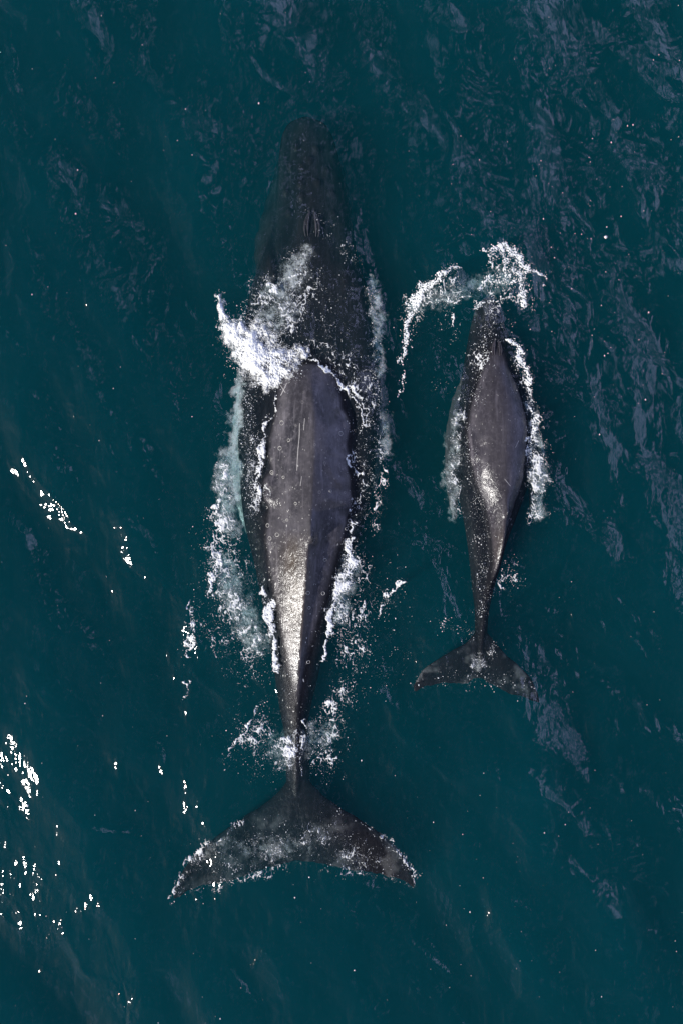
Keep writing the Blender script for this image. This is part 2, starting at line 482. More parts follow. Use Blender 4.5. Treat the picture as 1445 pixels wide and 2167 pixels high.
WATER, FOAM, BEAD = water_material(), foam_material(True), foam_material(False)
SKIN_M = skin_material("adult_whale_skin", [(595, 838, 607, 812, .010), (594, 816, 606, 832, .010), (636, 900, 631, 998, .008),
                       (646, 890, 645, 915, .008), (641, 1010, 638, 1030, .006)], .4, (.022, .021, .027), (.108, .099, .111))
SKIN_C = skin_material("calf_whale_skin", [(1060, 1015, 1073, 1030, .006), (1018, 1000, 1028, 985, .005), (1084, 950, 1092, 935, .005)],
                       .0, (.028, .025, .034), (.084, .076, .088))

# ------------------------------------------------------------------ the sea surface
def near_mask(px, py, tab, pad):
    xl, xr = smooth_interp(py, tab, 1), smooth_interp(py, tab, 2)
    d = np.maximum(np.maximum(xl - px, px - xr), np.maximum(tab[0, 0] - py, py - (tab[-1, 0] + 90)))
    return np.clip(1 - d / pad, 0, 1)

SWELL = Tile(11, 26, 1024, power(.7, 7, 2.0), (1.0, .42), 4)
CHOP = Tile(12, 26, 1024, power(.25, 1.6, 2.0), (1.0, .35), 2)
RIDGE = Tile(13, 26, 1024, power(.9, 5, 1.9), (1.0, .40), 3)
RMASK = Tile(14, 26, 1024, band(4.0, .6))
GUSTS = [(215,1790,26),(140,1945,26),(60,1690,16),(30,1990,16),(105,1060,18),(45,975,20),(20,560,22),(405,1310,24),(395,1470,24),(300,2130,30),
         (800,2110,24),(1030,1890,20),(1255,840,20),(90,1390,30),(200,1250,26),(260,890,20),(190,600,14),(640,2060,24),(1290,1470,14)]
CRESTS = [[(-10,660),(20,600),(42,545),(15,480),(-10,440)], [(42,545),(70,525),(110,520)], [(185,530),(215,500),(250,478),(290,462)], [(365,490),(385,460),(420,420),(455,400),(500,375)],
          [(0,150),(25,110),(30,60)], [(60,0),(80,20),(88,40)], [(280,70),(310,55),(350,45)], [(985,255),(1010,290),(1035,335)], [(1060,465),(1120,485),(1165,520)],
          [(1190,565),(1245,570),(1290,640),(1340,690)], [(1195,700),(1250,820),(1290,920)], [(1300,60),(1340,100),(1400,135)], [(1425,20),(1440,90)],
          [(1170,1350),(1175,1260),(1210,1190),(1270,1150)], [(1370,1290),(1385,1360),(1440,1440)], [(1410,1050),(1445,1110)], [(850,915),(880,960),(900,1010)], [(730,270),(790,262),(830,280)],
          [(300,2140),(330,2110),(345,2080)], [(780,2150),(805,2100),(790,2060)], [(160,1930),(185,1870),(210,1820)]]
def sea(x, y):
    px = x / S + 722.5; py = -y / S + 1083.5
    gust = 0.0
    for gx_, gy_, gr in GUSTS:
        gust = gust + np.exp(-((px - gx_) ** 2 + ((py - gy_) * .6) ** 2) / gr ** 2)
    slick = 1 - .62 * np.exp(-((px - 10) / 150) ** 2 - ((py - 1760) / 280) ** 2)
    h = .074 * slick * SWELL(x, y) + (.009 + .010 * gust) * CHOP(x, y)
    r = RIDGE(x + .05 * CHOP(y, x), y)
    h = h + .028 * np.clip(RMASK(x, y) + .6, 0, 1.6) * np.exp(-np.abs(r) / .28)
    for line in CRESTS:
        d = np.full(np.shape(px), 1e3)
        for (ax, ay), (bx, by) in zip(line[:-1], line[1:]):
            L2 = (bx - ax) ** 2 + (by - ay) ** 2
            t = np.clip(((px - ax) * (bx - ax) + (py - ay) * (by - ay)) / L2, 0, 1)
            d = np.minimum(d, np.hypot(px - ax - t * (bx - ax), py - ay - t * (by - ay)))
        d = d + 5 * CHOP(y, x)
        h = h + .016 * np.clip(.6 + RMASK(y, x), .1, 1.4) * np.exp(-(d / 5.0) ** 2)
    k = np.maximum(near_mask(px, py, MOTHER, 160), near_mask(px, py, CALF, 120))
    return h * (1 - .72 * k) - .02 * k

def build_water():
    def axis(half, fine):
        n = int(half * 2 / fine); c = np.linspace(-half, half, n + 1)
        o, d = [], fine; e = half
        while e < 900:
            d *= 1.25; e += d; o.append(e)
        o = np.array(o)
        return np.concatenate([-o[::-1], c, o])
    X, Y = axis(7.2, .04), axis(10.4, .04)
    nx, ny = len(X), len(Y)
    gx, gy = np.meshgrid(X, Y)
    fade = np.clip(1 - (np.hypot(gx, gy) - 20) / 200, 0, 1)
    gz = sea(gx, gy) * fade
    V = np.stack([gx, gy, gz], 2).reshape(-1, 3)
    i = np.arange(nx - 1)[None] + np.arange(ny - 1)[:, None] * nx
    F = np.stack([i, i + 1, i + 1 + nx, i + nx], 2).reshape(-1, 4)
    # sides and sea floor close the body of water
    ring = np.concatenate([np.arange(nx), (np.arange(1, ny)) * nx + nx - 1, (ny - 1) * nx + np.arange(nx - 2, -1, -1), np.arange(ny - 2, 0, -1) * nx])
    low = V[ring].copy(); low[:, 2] = -30
    b0 = len(V); m = len(ring)
    k = np.arange(m); k1 = (k + 1) % m
    side = np.stack([ring[k], b0 + k, b0 + k1, ring[k1]], 1)
    cen = b0 + m
    V = np.concatenate([V, low, [[0, 0, -30]]])
    bot = np.stack([b0 + k, np.full(m, cen), np.full(m, cen), b0 + k1], 1)
    me_f = np.concatenate([F, side])
    o = bpy.data.meshes.new("water")
    faces = me_f.tolist() + [[int(a), int(b), int(d)] for a, b, _, d in bot]
    ls = np.concatenate([np.arange(len(me_f)) * 4, len(me_f) * 4 + np.arange(m) * 3]).astype(np.int32)
    lv = np.concatenate([me_f.ravel(), bot[:, [0, 1, 3]].ravel()]).astype(np.int32)
    o.vertices.add(len(V)); o.vertices.foreach_set("co", V.astype(np.float32).ravel())
    o.loops.add(len(lv)); o.loops.foreach_set("vertex_index", lv)
    o.polygons.add(len(ls)); o.polygons.foreach_set("loop_start", ls)
    sm = np.ones(len(ls), bool); sm[len(F):] = False
    o.polygons.foreach_set("use_smooth", sm)
    o.update(calc_edges=True); o.validate(); o.materials.append(WATER)
    w = bpy.data.objects.new("water", o); scene.collection.objects.link(w)
    tag(w, "dark teal open sea with soft wave crests and small sun glints", "sea", 'structure')
build_water()

# ------------------------------------------------------------------ the two whales
bed = mesh_object("seabed", [(-950, -950, -31), (950, -950, -31), (950, 950, -31), (-950, 950, -31)], [(0, 1, 2, 3)], None, False)
bed_m = N("dark_silt"); _d = bed_m.n("ShaderNodeBsdfDiffuse"); _tc = bed_m.n("ShaderNodeTexCoord").outputs["Object"]
bed_m.l(bed_m.mix(bed_m.noise(_tc, .4), (.03, .03, .025), (.06, .06, .05)), _d.inputs[0]); bed_m.l(_d.outputs[0], bed_m.out.inputs["Surface"])
bed.data.materials.append(bed_m.m)
tag(bed, "dark silty bed far below the open sea", "seabed", 'structure')

rs = np.random.default_rng(7)
def knobs(spots, who, tab, r0):
    out = []
    for px, py, r in spots:
        z = float(profile_top(who, tab, np.array([px]), np.array([py]))[0])
        if z < -5: continue
        out.append(ball(float(wx(px)), float(wy(py)), z - .01, r * r0, r * r0 * 1.2, r * r0 * .7, 6))
    return out

M_LEAD = [(362,1900),(375,1863),(400,1830),(430,1800),(470,1768),(510,1740),(550,1715),(585,1688),(610,1655),(620,1635),(640,1635),(652,1658),
          (685,1690),(720,1716),(770,1746),(820,1782),(855,1818),(872,1848),(879,1872)]
M_TRAIL = [(362,1916),(375,1915),(400,1893),(440,1885),(490,1875),(540,1856),(590,1840),(625,1831),(680,1838),(740,1848),(800,1860),(845,1869),(868,1883),(879,1888)]
C_LEAD = [(876,1452),(890,1425),(920,1401),(960,1377),(990,1362),(1008,1338),(1032,1338),(1050,1362),(1070,1386),(1095,1406),(1125,1436),(1138,1462),(1143,1484)]
C_TRAIL = [(876,1466),(884,1464),(900,1455),(940,1448),(985,1452),(1012,1435),(1050,1456),(1085,1473),(1115,1479),(1130,1488),(1143,1494)]

def whale_root(name, px, py):
    o = bpy.data.objects.new(name, None); scene.collection.objects.link(o)
    o.location = (float(wx(px)), float(wy(py)), -1.0); o.empty_display_size = .2
    return o
def attach(o, root):
    o.parent = root
    o.matrix_parent_inverse = Matrix.Translation(root.location).inverted()

def mother():
    pieces = [body_tube('mother', MOTHER, 5)]
    pieces.append(blade(M_LEAD, M_TRAIL, 111, 28, lambda X, Y: -.20 + .03 * np.sin(X / 95.) - .02 * ((X - 625) / 255) ** 2, .085, 3, 2.5))
    # wide lower jaws beside the rostrum, deeper down
    pieces.append(flipper([(636, 246, -1.15, 40, .15), (608, 290, -1.1, 60, .28), (596, 360, -.95, 66, .40), (580, 430, -.9, 74, .5),
                           (568, 500, -.75, 80, .5), (570, 560, -.6, 70, .5), (600, 640, -.6, 60, .5)], 40, 20, 1))
    pieces.append(flipper([(656, 246, -1.15, 40, .15), (696, 300, -1.1, 60, .28), (706, 370, -.95, 66, .40), (714, 440, -.9, 66, .5),
                           (722, 510, -.75, 70, .5), (730, 580, -.6, 70, .5), (720, 640, -.6, 60, .5)], 40, 20, 2))
    # long flippers trailing along the flanks just under the surface
    pieces.append(flipper([(560, 770, -.5, 70, .14), (528, 815, -.46, 60, .10), (511, 880, -.42, 50, .07), (506, 960, -.40, 44, .06),
                           (506, 1040, -.42, 36, .05), (514, 1100, -.46, 24, .04), (522, 1135, -.5, 10, .03)], 60, 20, 3))
    pieces.append(flipper([(745, 770, -.5, 70, .14), (780, 810, -.46, 60, .10), (796, 870, -.42, 44, .07), (800, 930, -.42, 34, .06),
                           (796, 990, -.45, 26, .05), (790, 1040, -.50, 12, .03)], 60, 20, 4))
    spots = [(x, y, 1) for x, y in [(628,300),(668,305),(615,340),(640,345),(690,350),(605,395),(637,380),(638,408),(700,400),(612,440),(705,445),(655,330),(672,380)]]
    pieces += knobs(spots, 'mother', MOTHER, .08)
    root = whale_root("humpback_whale", 640, 1000)
    tag(root, "large dark grey adult whale with a white splash over its back", "whale")
    return fuse("body", pieces, .026, SKIN_M, root)

def calf():
    pieces = [body_tube('calf', CALF, 4)]
    pieces.append(blade(C_LEAD, C_TRAIL, 81, 20, lambda X, Y: -.12 + .02 * np.sin(X / 60.), .05, 4, 2.0))
    pieces.append(flipper([(1000, 800, -.2, 44, .08), (974, 850, -.26, 34, .06), (960, 920, -.24, 32, .05), (958, 1000, -.24, 28, .045),
                           (962, 1060, -.26, 20, .04), (966, 1100, -.3, 9, .025)], 50, 16, 5))
    pieces.append(flipper([(1095, 800, -.2, 44, .08), (1122, 850, -.26, 34, .06), (1134, 920, -.24, 34, .05), (1138, 1000, -.24, 30, .045),
                           (1134, 1060, -.26, 20, .04), (1130, 1100, -.3, 9, .025)], 50, 16, 6))
    spots = [(x, y, 1) for x, y in [(1025,665),(1050,670),(1020,695),(1058,700),(1035,680),(1015,720),(1068,725),(1028,715)]]
    pieces += knobs(spots, 'calf', CALF, .045)
    root = whale_root("whale_calf", 1045, 1020)
    tag(root, "small dark grey whale calf swimming beside the larger whale", "whale")
    return fuse("body", pieces, .018, SKIN_C, root)

def paint_skin(o, who, tab):
    n = len(o.data.vertices); co = np.empty(n * 3, np.float32); o.data.vertices.foreach_get("co", co); co = co.reshape(-1, 3)
    px = co[:, 0] / S + 722.5; py = -co[:, 1] / S + 1083.5; z = co[:, 2]
    top = profile_top(who, tab, px, py)
    below = np.clip((top - z - .12) / .15, 0, 1)
    yin = (py > tab[0, 0]) & (py < tab[-1, 0] - 100)
    flip = ((top < -5) | (z < top - .12)) & yin & (z > -.6)
    if who == 'mother':
        pale = np.where(flip & (py > 740) & (py < 1200), np.where(px < 650, .7, .25), 0.0)
        pale = np.maximum(pale, np.where((py < 620) & (py > 300) & (top < -5) & (px < 660), .08, 0))
        zf = np.clip(1 - (py - 1640) / -60, 0, 1) * 0
        fl = np.clip((py - 1690) / 60, 0, 1)
        blot = Tile(31, 6, 256, power(.08, 1.4, 1.5))(co[:, 0], co[:, 1])
        pale = np.maximum(pale, fl * np.clip(blot - .2, 0, 1.5) * .16)
        patch = np.exp(-((px - 622) / 26) ** 2) * np.clip((py - 1120) / 60, 0, 1) * np.clip((1420 - py) / 120, 0, 1)
        nick = np.clip((py - 860) / 200, 0, 1) * np.where(px < 665, 1, .5) * np.clip((1640 - py) / 80, 0, 1)
        dry = np.clip((z - .03) / .1, 0, 1) * np.clip((py - 780) / 120, 0, 1) * np.clip((1330 - py) / 100, 0, 1)
    else:
        pale = np.where(flip & (py > 780) & (py < 1130), .22, 0.0)
        blot = Tile(32, 6, 256, power(.06, 1.0, 1.5))(co[:, 0], co[:, 1])
        fl = np.clip((py - 1350) / 40, 0, 1)
        pale = np.maximum(pale, fl * np.clip(blot - .1, 0, 1.5) * .22)
        patch = np.exp(-((px - 1055) / 14) ** 2) * np.clip((py - 1090) / 40, 0, 1) * np.clip((1220 - py) / 40, 0, 1) * .5
        pale = np.maximum(pale, .25 * np.clip((700 - py) / 50, 0, 1) * np.clip(blot + .6, 0, 1.5))
        nick = np.full(n, .35) * np.clip((py - 700) / 100, 0, 1)
        dry = np.zeros(n)
    wet_dim = np.clip((.07 - z) / .06, 0, 1) * (1 - np.clip(pale * 1.2, 0, 1))  # low skin: wetness plus underwater dimness put into the colour
    for k, v in (("pale", pale), ("patch", patch), ("nick", nick), ("dry", dry), ("wet_dim", wet_dim)):
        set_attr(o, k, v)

def blowhole(parent, who, tab, cx, cy, k, mat):
    """Two raised lips round the nostril slits, meeting in front."""
    V, F, o = [], [], 0
    for sgn in (-1, 1):
        for inner in (0, 1):
            pts = []
            for t in np.linspace(0, 1, 14):
                off = (3 + 9 * math.sin(t * 2.2) * (1 if not inner else .45)) * sgn
                x = cx + off * k; y = cy - 22 * k + t * 44 * k
                zz = float(profile_top(who, tab, np.array([x]), np.array([y]))[0])
                wdt = (2.6 if not inner else 2.0) * k * math.sin(math.pi * (.06 + .9 * t)) + .4
                pts.append((x, y, zz + .004, wdt * 2, .035 * k * math.sin(math.pi * (.08 + .86 * t))))
            v, f = flipper(pts, 14, 10, 1)
            V.append(v); F += [[i + o for i in g] for g in f]; o += len(v)
    me = bpy.data.meshes.new("blowhole"); me.from_pydata(np.concatenate(V).tolist(), [], F); me.update()
    me.polygons.foreach_set("use_smooth", np.ones(len(me.polygons), bool)); me.materials.append(mat)
    b = bpy.data.objects.new("blowhole", me); scene.collection.objects.link(b); attach(b, parent)
    n = len(me.vertices)
    for a, v in (("pale", .0), ("patch", 0), ("nick", 0), ("dry", 0), ("wet_dim", 0.2)): set_attr(b, a, np.full(n, v))
    return b

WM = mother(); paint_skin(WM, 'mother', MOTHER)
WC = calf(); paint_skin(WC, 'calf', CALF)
blowhole(WM.parent, 'mother', MOTHER, 660, 468, 1.3, SKIN_M)
blowhole(WC.parent, 'calf', CALF, 1050, 735, .8, SKIN_C)

# pale rings left and worn by barnacles on the adult's back
def barnacles(root):
    g = N("barnacle_shell"); co = g.n("ShaderNodeTexCoord").outputs["Object"]
    bs = g.n("ShaderNodeBsdfPrincipled"); bs.inputs["Roughness"].default_value = .5
    g.l(g.mix(g.noise(co, 60.0, 3), (.28, .26, .24), (.62, .60, .56)), bs.inputs["Base Color"]); g.l(bs.outputs[0], g.out.inputs["Surface"])
    r = np.random.default_rng(41)
    for px, py, k in [(598,897,1.1),(594,950,1),(576,1000,1.1),(613,934,.8),(602,1011,.8),(721,919,1),(563,1074,1),(567,1112,1),(588,1131,1.1),(577,1003,.7),(739,1102,.9),(738,1112,.9),
                      (733,1119,.9),(688,1184,1),(684,1255,.9),(653,1252,1),(653,1401,.9),(655,1284,.7),(572,1139,1.1),(610,1100,.7),(628,1066,.7),(700,1040,.7),(640,1160,.7)]:
        V, F, n, m = [], [], 18, 8
        R_, t_ = .030 * k * r.uniform(.85, 1.1), .0062
        ell = r.uniform(.8, 1.15); gap = r.uniform(0, 6.28)
        for i in range(n):
            a = 2 * math.pi * i / n
            thin = .55 + .45 * math.cos((a - gap) / 2) ** 2
            x, y = float(wx(px)) + R_ * math.cos(a), float(wy(py)) + R_ * ell * math.sin(a)
            z = float(profile_top('mother', MOTHER, np.array([x / S + 722.5]), np.array([-y / S + 1083.5]))[0])
            for j in range(m):
                b = 2 * math.pi * j / m
                q = t_ * thin * math.cos(b)
                V.append((x + q * math.cos(a), y + q * math.sin(a), z + .003 + t_ * .7 * thin * math.sin(b)))
        for i in range(n):
            for j in range(m):
                F.append([i*m+j, ((i+1) % n)*m+j, ((i+1) % n)*m+(j+1) % m, i*m+(j+1) % m])
        attach(mesh_object("barnacle", V, F, g.m), root)
barnacles(WM.parent)

# ------------------------------------------------------------------ foam and spray
STEP = .009
GX = np.arange(-6.3, 6.3, STEP); GY = np.arange(9.4, -9.4, -STEP)
NX, NY = len(GX), len(GY)
PX, PY = GX / S + 722.5, -GY / S + 1083.5
def gfield(seed, spec, along=1.0):
    r = np.random.default_rng(seed)
    kx = np.fft.rfftfreq(NX, STEP); ky = np.fft.fftfreq(NY, STEP)
    kk = np.hypot(*np.meshgrid(kx, ky * along)) + 1e-9
    f = np.fft.irfft2(spec(kk) * np.fft.rfft2(r.standard_normal((NY, NX))), s=(NY, NX))
    return (f / f.std()).astype(np.float32)
FBM = gfield(1, power(.03, 1.2, 1.4))
FBM2 = gfield(2, power(.02, .5, 1.2))
FINE = gfield(3, band(.045, .4))
FINE2 = gfield(4, band(.028, .35))
LACE = gfield(5, power(.06, .7, 1.6), 1.6)
LACE2 = gfield(6, power(.04, .35, 1.4), 1.5)

WARP_X, WARP_Y = 4.2 * gfield(7, power(.08, .7, 1.5)), 4.2 * gfield(8, power(.08, .7, 1.5))
def paint(strokes, into=None):
    """Density from brush strokes: each (amount, [(x, y, half-width px), ...]) in photo pixels."""
    D = np.zeros((NY, NX), np.float32) if into is None else into
    for amt, pts in strokes:
        pts = np.array(pts, float)
        if len(pts) == 1: pts = np.concatenate([pts, pts + [[.1, .1, 0]]])
        for a, b in zip(pts[:-1], pts[1:]):
            w = max(a[2], b[2]) * 2.2 + 12
            x0, x1 = np.searchsorted(PX, [min(a[0], b[0]) - w, max(a[0], b[0]) + w])
            y0, y1 = np.searchsorted(PY, [min(a[1], b[1]) - w, max(a[1], b[1]) + w])
            if x1 <= x0 or y1 <= y0: continue
            X, Y = PX[x0:x1][None] + WARP_X[y0:y1, x0:x1], PY[y0:y1][:, None] + WARP_Y[y0:y1, x0:x1]
            d = b[:2] - a[:2]
            t = np.clip(((X - a[0]) * d[0] + (Y - a[1]) * d[1]) / (d @ d + 1e-9), 0, 1)
            r = np.hypot(X - a[0] - t * d[0], Y - a[1] - t * d[1]) / (a[2] + t * (b[2] - a[2]))
            v = amt * np.exp(-r ** 2 * .9)
            D[y0:y1, x0:x1] = np.maximum(D[y0:y1, x0:x1], v)
    return D

gxx, gyy = np.meshgrid(GX, GY)
SEA = sea(gxx, gyy).astype(np.float32)
ppx, ppy = gxx / S + 722.5, -gyy / S + 1083.5
def fluke_top(lead, trail):
    lead, trail = np.array(lead, float), np.array(trail, float)
    ly = np.interp(ppx, lead[:, 0], lead[:, 1]); ty = np.interp(ppx, trail[:, 0], trail[:, 1])
    return np.where((ppx > lead[0, 0]) & (ppx < lead[-1, 0]) & (ppy > ly) & (ppy < ty), -.04, -9)
TOP = np.maximum.reduce([SEA, profile_top('mother', MOTHER, ppx, ppy), profile_top('calf', CALF, ppx, ppy),
                         fluke_top(M_LEAD, M_TRAIL), fluke_top(C_LEAD, C_TRAIL)]).astype(np.float32)
del gxx, gyy, ppx, ppy

def foam_sheet(name, film, lift, label, cat="foam"):
    """Lumpy foam lying on the water (and on the skin it washes over); film (0..1) is how dense it is there."""
    mask = film > .04
    jj, ii = np.nonzero(mask[1:-2, 1:-2]); jj += 1; ii += 1
    idx = jj * NX + ii
    F = np.stack([idx, idx + NX, idx + NX + 1, idx + 1], 1)
    used, inv = np.unique(F, return_inverse=True)
    F = inv.reshape(F.shape)
    y, x = used // NX, used % NX
    z = TOP[y, x] - .003 + (.009 + lift[y, x]) * film[y, x]
    o = mesh_object(name, np.stack([GX[x], GY[y], z], 1), F, FOAM)
    set_attr(o, "film", film[y, x])
    tag(o, label, cat, 'stuff')
    return o

OCT_V = np.array([(1,0,0),(-1,0,0),(0,1,0),(0,-1,0),(0,0,1),(0,0,-1)], float)
OCT_F = np.array([(0,2,4),(2,1,4),(1,3,4),(3,0,4),(2,0,5),(1,2,5),(3,1,5),(0,3,5)])
def scatter(D, n, seed):
    """n grid positions drawn with probability proportional to D."""
    r = np.random.default_rng(seed)
    w = D.ravel().astype(float); c = np.cumsum(w); u = r.random(n) * c[-1]
    i = np.searchsorted(c, u)
    y, x = i // NX, i % NX
    return GX[np.clip(x, 0, NX-1)] + r.uniform(-.5, .5, n) * STEP, GY[np.clip(y, 0, NY-1)] + r.uniform(-.5, .5, n) * STEP, y, x, r
def droplets(parts):
    """parts: arrays of (x, y, z, rx, ry, rz) -> verts, faces of little beads."""
    P = np.concatenate(parts)
    V = P[:, None, :3] + OCT_V[None] * P[:, None, 3:]
    F = OCT_F[None] + (np.arange(len(P)) * 6)[:, None, None]
    return V.reshape(-1, 3), F.reshape(-1, 3)

# --- the big breaking splash over the adult's left shoulder
SPLASH = paint([
    (1.0, [(525, 745, 40), (555, 765, 52), (600, 770, 36)]),
    (1.0, [(510, 710, 26), (530, 735, 42), (570, 795, 34)]),
    (.9, [(468, 640, 12), (478, 675, 17), (500, 715, 28)]),
    (.62, [(545, 690, 30), (565, 720, 40)]),
    (.7, [(463, 622, 6), (472, 650, 12)]),
    (.72, [(610, 760, 26), (630, 745, 18), (648, 752, 9)]),
    (.6, [(570, 815, 18), (600, 795, 20), (625, 780, 12)]),
    (.34, [(500, 690, 30), (530, 660, 24)]),
])
def soft(v, lo, hi):
    t = np.clip((v - lo) / (hi - lo), 0, 1)
    return t * t * (3 - 2 * t)
spl = SPLASH * (1 + .17 * FBM + .13 * FBM2 + .08 * FINE)
sp_mask = soft(spl, .28, .86).astype(np.float32)
sp_lift = (np.clip(SPLASH - .45, 0, 1) * .14 + np.clip(FBM * .5 + .5, 0, 2) * .03 * np.clip(SPLASH, 0, 1) + .002 * FINE).astype(np.float32)
foam_sheet("splash", sp_mask, sp_lift, "thick white splash breaking over the left shoulder of the large whale", "splash")

# --- foam lace, streaks and painted glints round the adult
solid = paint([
    (.75, [(640, 742, 5), (652, 758, 6), (668, 765, 4), (690, 780, 4), (712, 798, 4), (728, 812, 5), (750, 828, 4), (765, 840, 3)]),
    (.62, [(735, 820, 4), (748, 850, 4), (765, 880, 3), (775, 900, 2)]),
    (.70, [(596, 830, 2), (580, 855, 3), (566, 885, 5), (556, 920, 7), (551, 960, 8), (550, 1010, 10), (546, 1060, 9)]),
    (.72, [(577, 605, 9), (582, 622, 8)]), (.62, [(590, 590, 5), (615, 578, 4), (640, 582, 4)]),
    (.66, [(738, 965, 5), (745, 985, 5), (758, 1005, 4), (770, 1030, 3)]),
    (.70, [(745, 1080, 4), (748, 1110, 5), (742, 1160, 8), (735, 1200, 12), (722, 1240, 12), (706, 1290, 9), (692, 1340, 6), (680, 1400, 4)]),
    (.78, [(556, 1240, 6), (566, 1275, 10), (575, 1320, 10), (580, 1370, 8), (590, 1420, 6)]),
    (.66, [(472, 990, 7), (478, 1010, 6)]), (.62, [(455, 1060, 7), (470, 1120, 7)]),
    (.72, [(466, 1170, 10), (458, 1200, 11), (450, 1235, 9), (444, 1250, 5)]),
    (.62, [(404, 1270, 3), (408, 1310, 5), (404, 1350, 9), (398, 1390, 7)]),  # a sun-glint chain on open water, painted in as foam
    (.6, [(392, 1440, 3), (390, 1480, 3)]),  # lower end of the painted glint chain
    (.66, [(600, 1565, 14), (612, 1590, 16), (615, 1605, 10)]),
    (.56, [(545, 1490, 4), (522, 1540, 5), (500, 1570, 5), (488, 1600, 4), (486, 1630, 3)]),
    (.58, [(690, 1492, 5), (710, 1490, 5), (722, 1500, 3)]), (.58, [(670, 1600, 4), (690, 1612, 4), (718, 1605, 3)]),
    (.6, [(640, 1530, 5), (646, 1560, 5), (640, 1600, 4), (642, 1640, 3)]),
    (.6, [(805, 960, 3), (812, 990, 3), (820, 1010, 2)]),
    (.6, [(850, 1230, 3), (815, 1260, 8), (810, 1300, 5)]),
])
lace = paint([
    (.85, [(560, 610, 26), (590, 650, 30), (620, 690, 24)]),
    (.62, [(620, 560, 34), (640, 620, 36)]),
    (.6, [(700, 730, 40), (760, 800, 34), (785, 860, 26)]),
    (.95, [(740, 815, 16), (770, 850, 20), (785, 900, 18)]),
    (.8, [(755, 960, 18), (770, 1020, 18), (765, 1080, 14)]),
    (.8, [(745, 1150, 14), (735, 1230, 22), (720, 1290, 26), (712, 1340, 22)]),
    (.75, [(535, 990, 20), (545, 1050, 18), (530, 1080, 16)]),
    (.85, [(480, 985, 18), (470, 1060, 24), (470, 1150, 28), (460, 1220, 24)]),
    (.74, [(490, 1200, 40), (500, 1290, 46), (530, 1350, 36), (530, 1420, 26)]),
    (.62, [(430, 1330, 30), (480, 1340, 40)]), (.66, [(760, 1180, 20), (765, 1280, 26), (750, 1380, 24), (735, 1470, 22)]), (.6, [(800, 900, 12), (808, 1000, 10), (795, 1120, 16)]),
    (.85, [(600, 1580, 34), (640, 1560, 20)]), (.78, [(560, 1540, 34), (545, 1600, 28)]),
    (.82, [(700, 1500, 22), (708, 1550, 22), (690, 1600, 26)]),
    (.66, [(740, 1390, 30), (745, 1450, 26)]), (.7, [(815, 1270, 22)]),
    (.66, [(795, 1080, 12), (800, 1050, 8)]),
    (.8, [(500, 690, 22), (530, 660, 24), (560, 640, 26)]),
    (.86, [(522, 1735, 5), (470, 1766, 7), (430, 1798, 7), (395, 1836, 7), (371, 1878, 7), (364, 1912, 5)]),
    (.72, [(768, 1744, 4), (820, 1782, 5), (856, 1822, 6), (877, 1868, 6)]),
    (.55, [(385, 1892, 8), (440, 1878, 9), (520, 1854, 9), (600, 1834, 9)]), (.5, [(680, 1834, 9), (780, 1852, 9), (866, 1876, 8)]),
    (.46, [(600, 1780, 24), (560, 1830, 20)]), (.42, [(640, 1770, 24), (730, 1800, 26), (800, 1830, 18)]), (.36, [(480, 1810, 30), (420, 1850, 22)]),
])
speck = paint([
    (1.35, [(525, 840, 22), (530, 920, 20), (530, 1000, 18), (535, 1090, 14)]), (.8, [(725, 520, 14), (745, 550, 14)]), (.5, [(700, 490, 26), (650, 440, 20)]),
    (.9, [(785, 580, 10), (790, 680, 12), (795, 760, 14), (800, 840, 14)]),
    (.7, [(600, 640, 60)]), (.5, [(690, 640, 60)]), (.7, [(770, 860, 30), (780, 960, 34), (770, 1080, 26)]),
    (.7, [(460, 1100, 40), (480, 1250, 60), (540, 1400, 50)]), (.6, [(740, 1300, 50), (760, 1400, 46), (740, 1480, 40)]),
    (.8, [(540, 1560, 60), (600, 1600, 50)]), (.8, [(690, 1540, 44), (690, 1620, 36)]),
    (.45, [(625, 1480, 30), (610, 1420, 22)]),
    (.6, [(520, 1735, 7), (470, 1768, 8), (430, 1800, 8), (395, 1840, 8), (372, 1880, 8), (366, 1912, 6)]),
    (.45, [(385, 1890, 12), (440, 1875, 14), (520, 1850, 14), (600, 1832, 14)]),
    (.75, [(600, 1740, 20), (610, 1800, 30), (640, 1790, 24)]), (.62, [(540, 1790, 50), (470, 1830, 36)]), (.62, [(700, 1790, 50), (780, 1820, 40)]),  # fluke flecks: foam, and ripple highlights painted as foam grain
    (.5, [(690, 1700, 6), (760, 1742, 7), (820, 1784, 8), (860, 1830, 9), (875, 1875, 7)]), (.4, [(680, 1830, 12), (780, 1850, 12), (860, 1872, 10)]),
    (.4, [(800, 1250, 60), (800, 1400, 60)]),
])
def foam_mask(sol, lac, spk):
    n = .26 * FBM2 + .14 * FINE
    m = soft(sol * (1 + n), .40, .66) * (sol > .2)
    web = np.maximum(np.exp(-np.abs(LACE) * 2.2), .93 * np.exp(-np.abs(LACE2) * 2.0)) + .12 * FBM + .05 * FINE - 1.03 + .62 * lac
    m = np.maximum(m, (lac > .12) * soft(web, -.05, .36) * .85)
    grain = FINE + .55 * FBM2 + .35 * FBM - 2.85 + 1.35 * spk
    m = np.maximum(m, (spk > .1) * soft(grain, -.2, 1.4) * .8)
    both = np.maximum(spk, lac * .8)
    m = np.maximum(m, (both > .1) * soft(FINE2 + .35 * FBM2 - 3.1 + 1.2 * both, 0, .6) * .9)
    return (m * (1 - sp_mask)).astype(np.float32)
lift0 = (np.clip(FBM2 * .5 + .6, 0, 2) * .012).astype(np.float32)
foam_sheet("foam", foam_mask(solid, lace, speck), lift0, "white foam lace and painted water glints along the flanks and tail of the large whale")

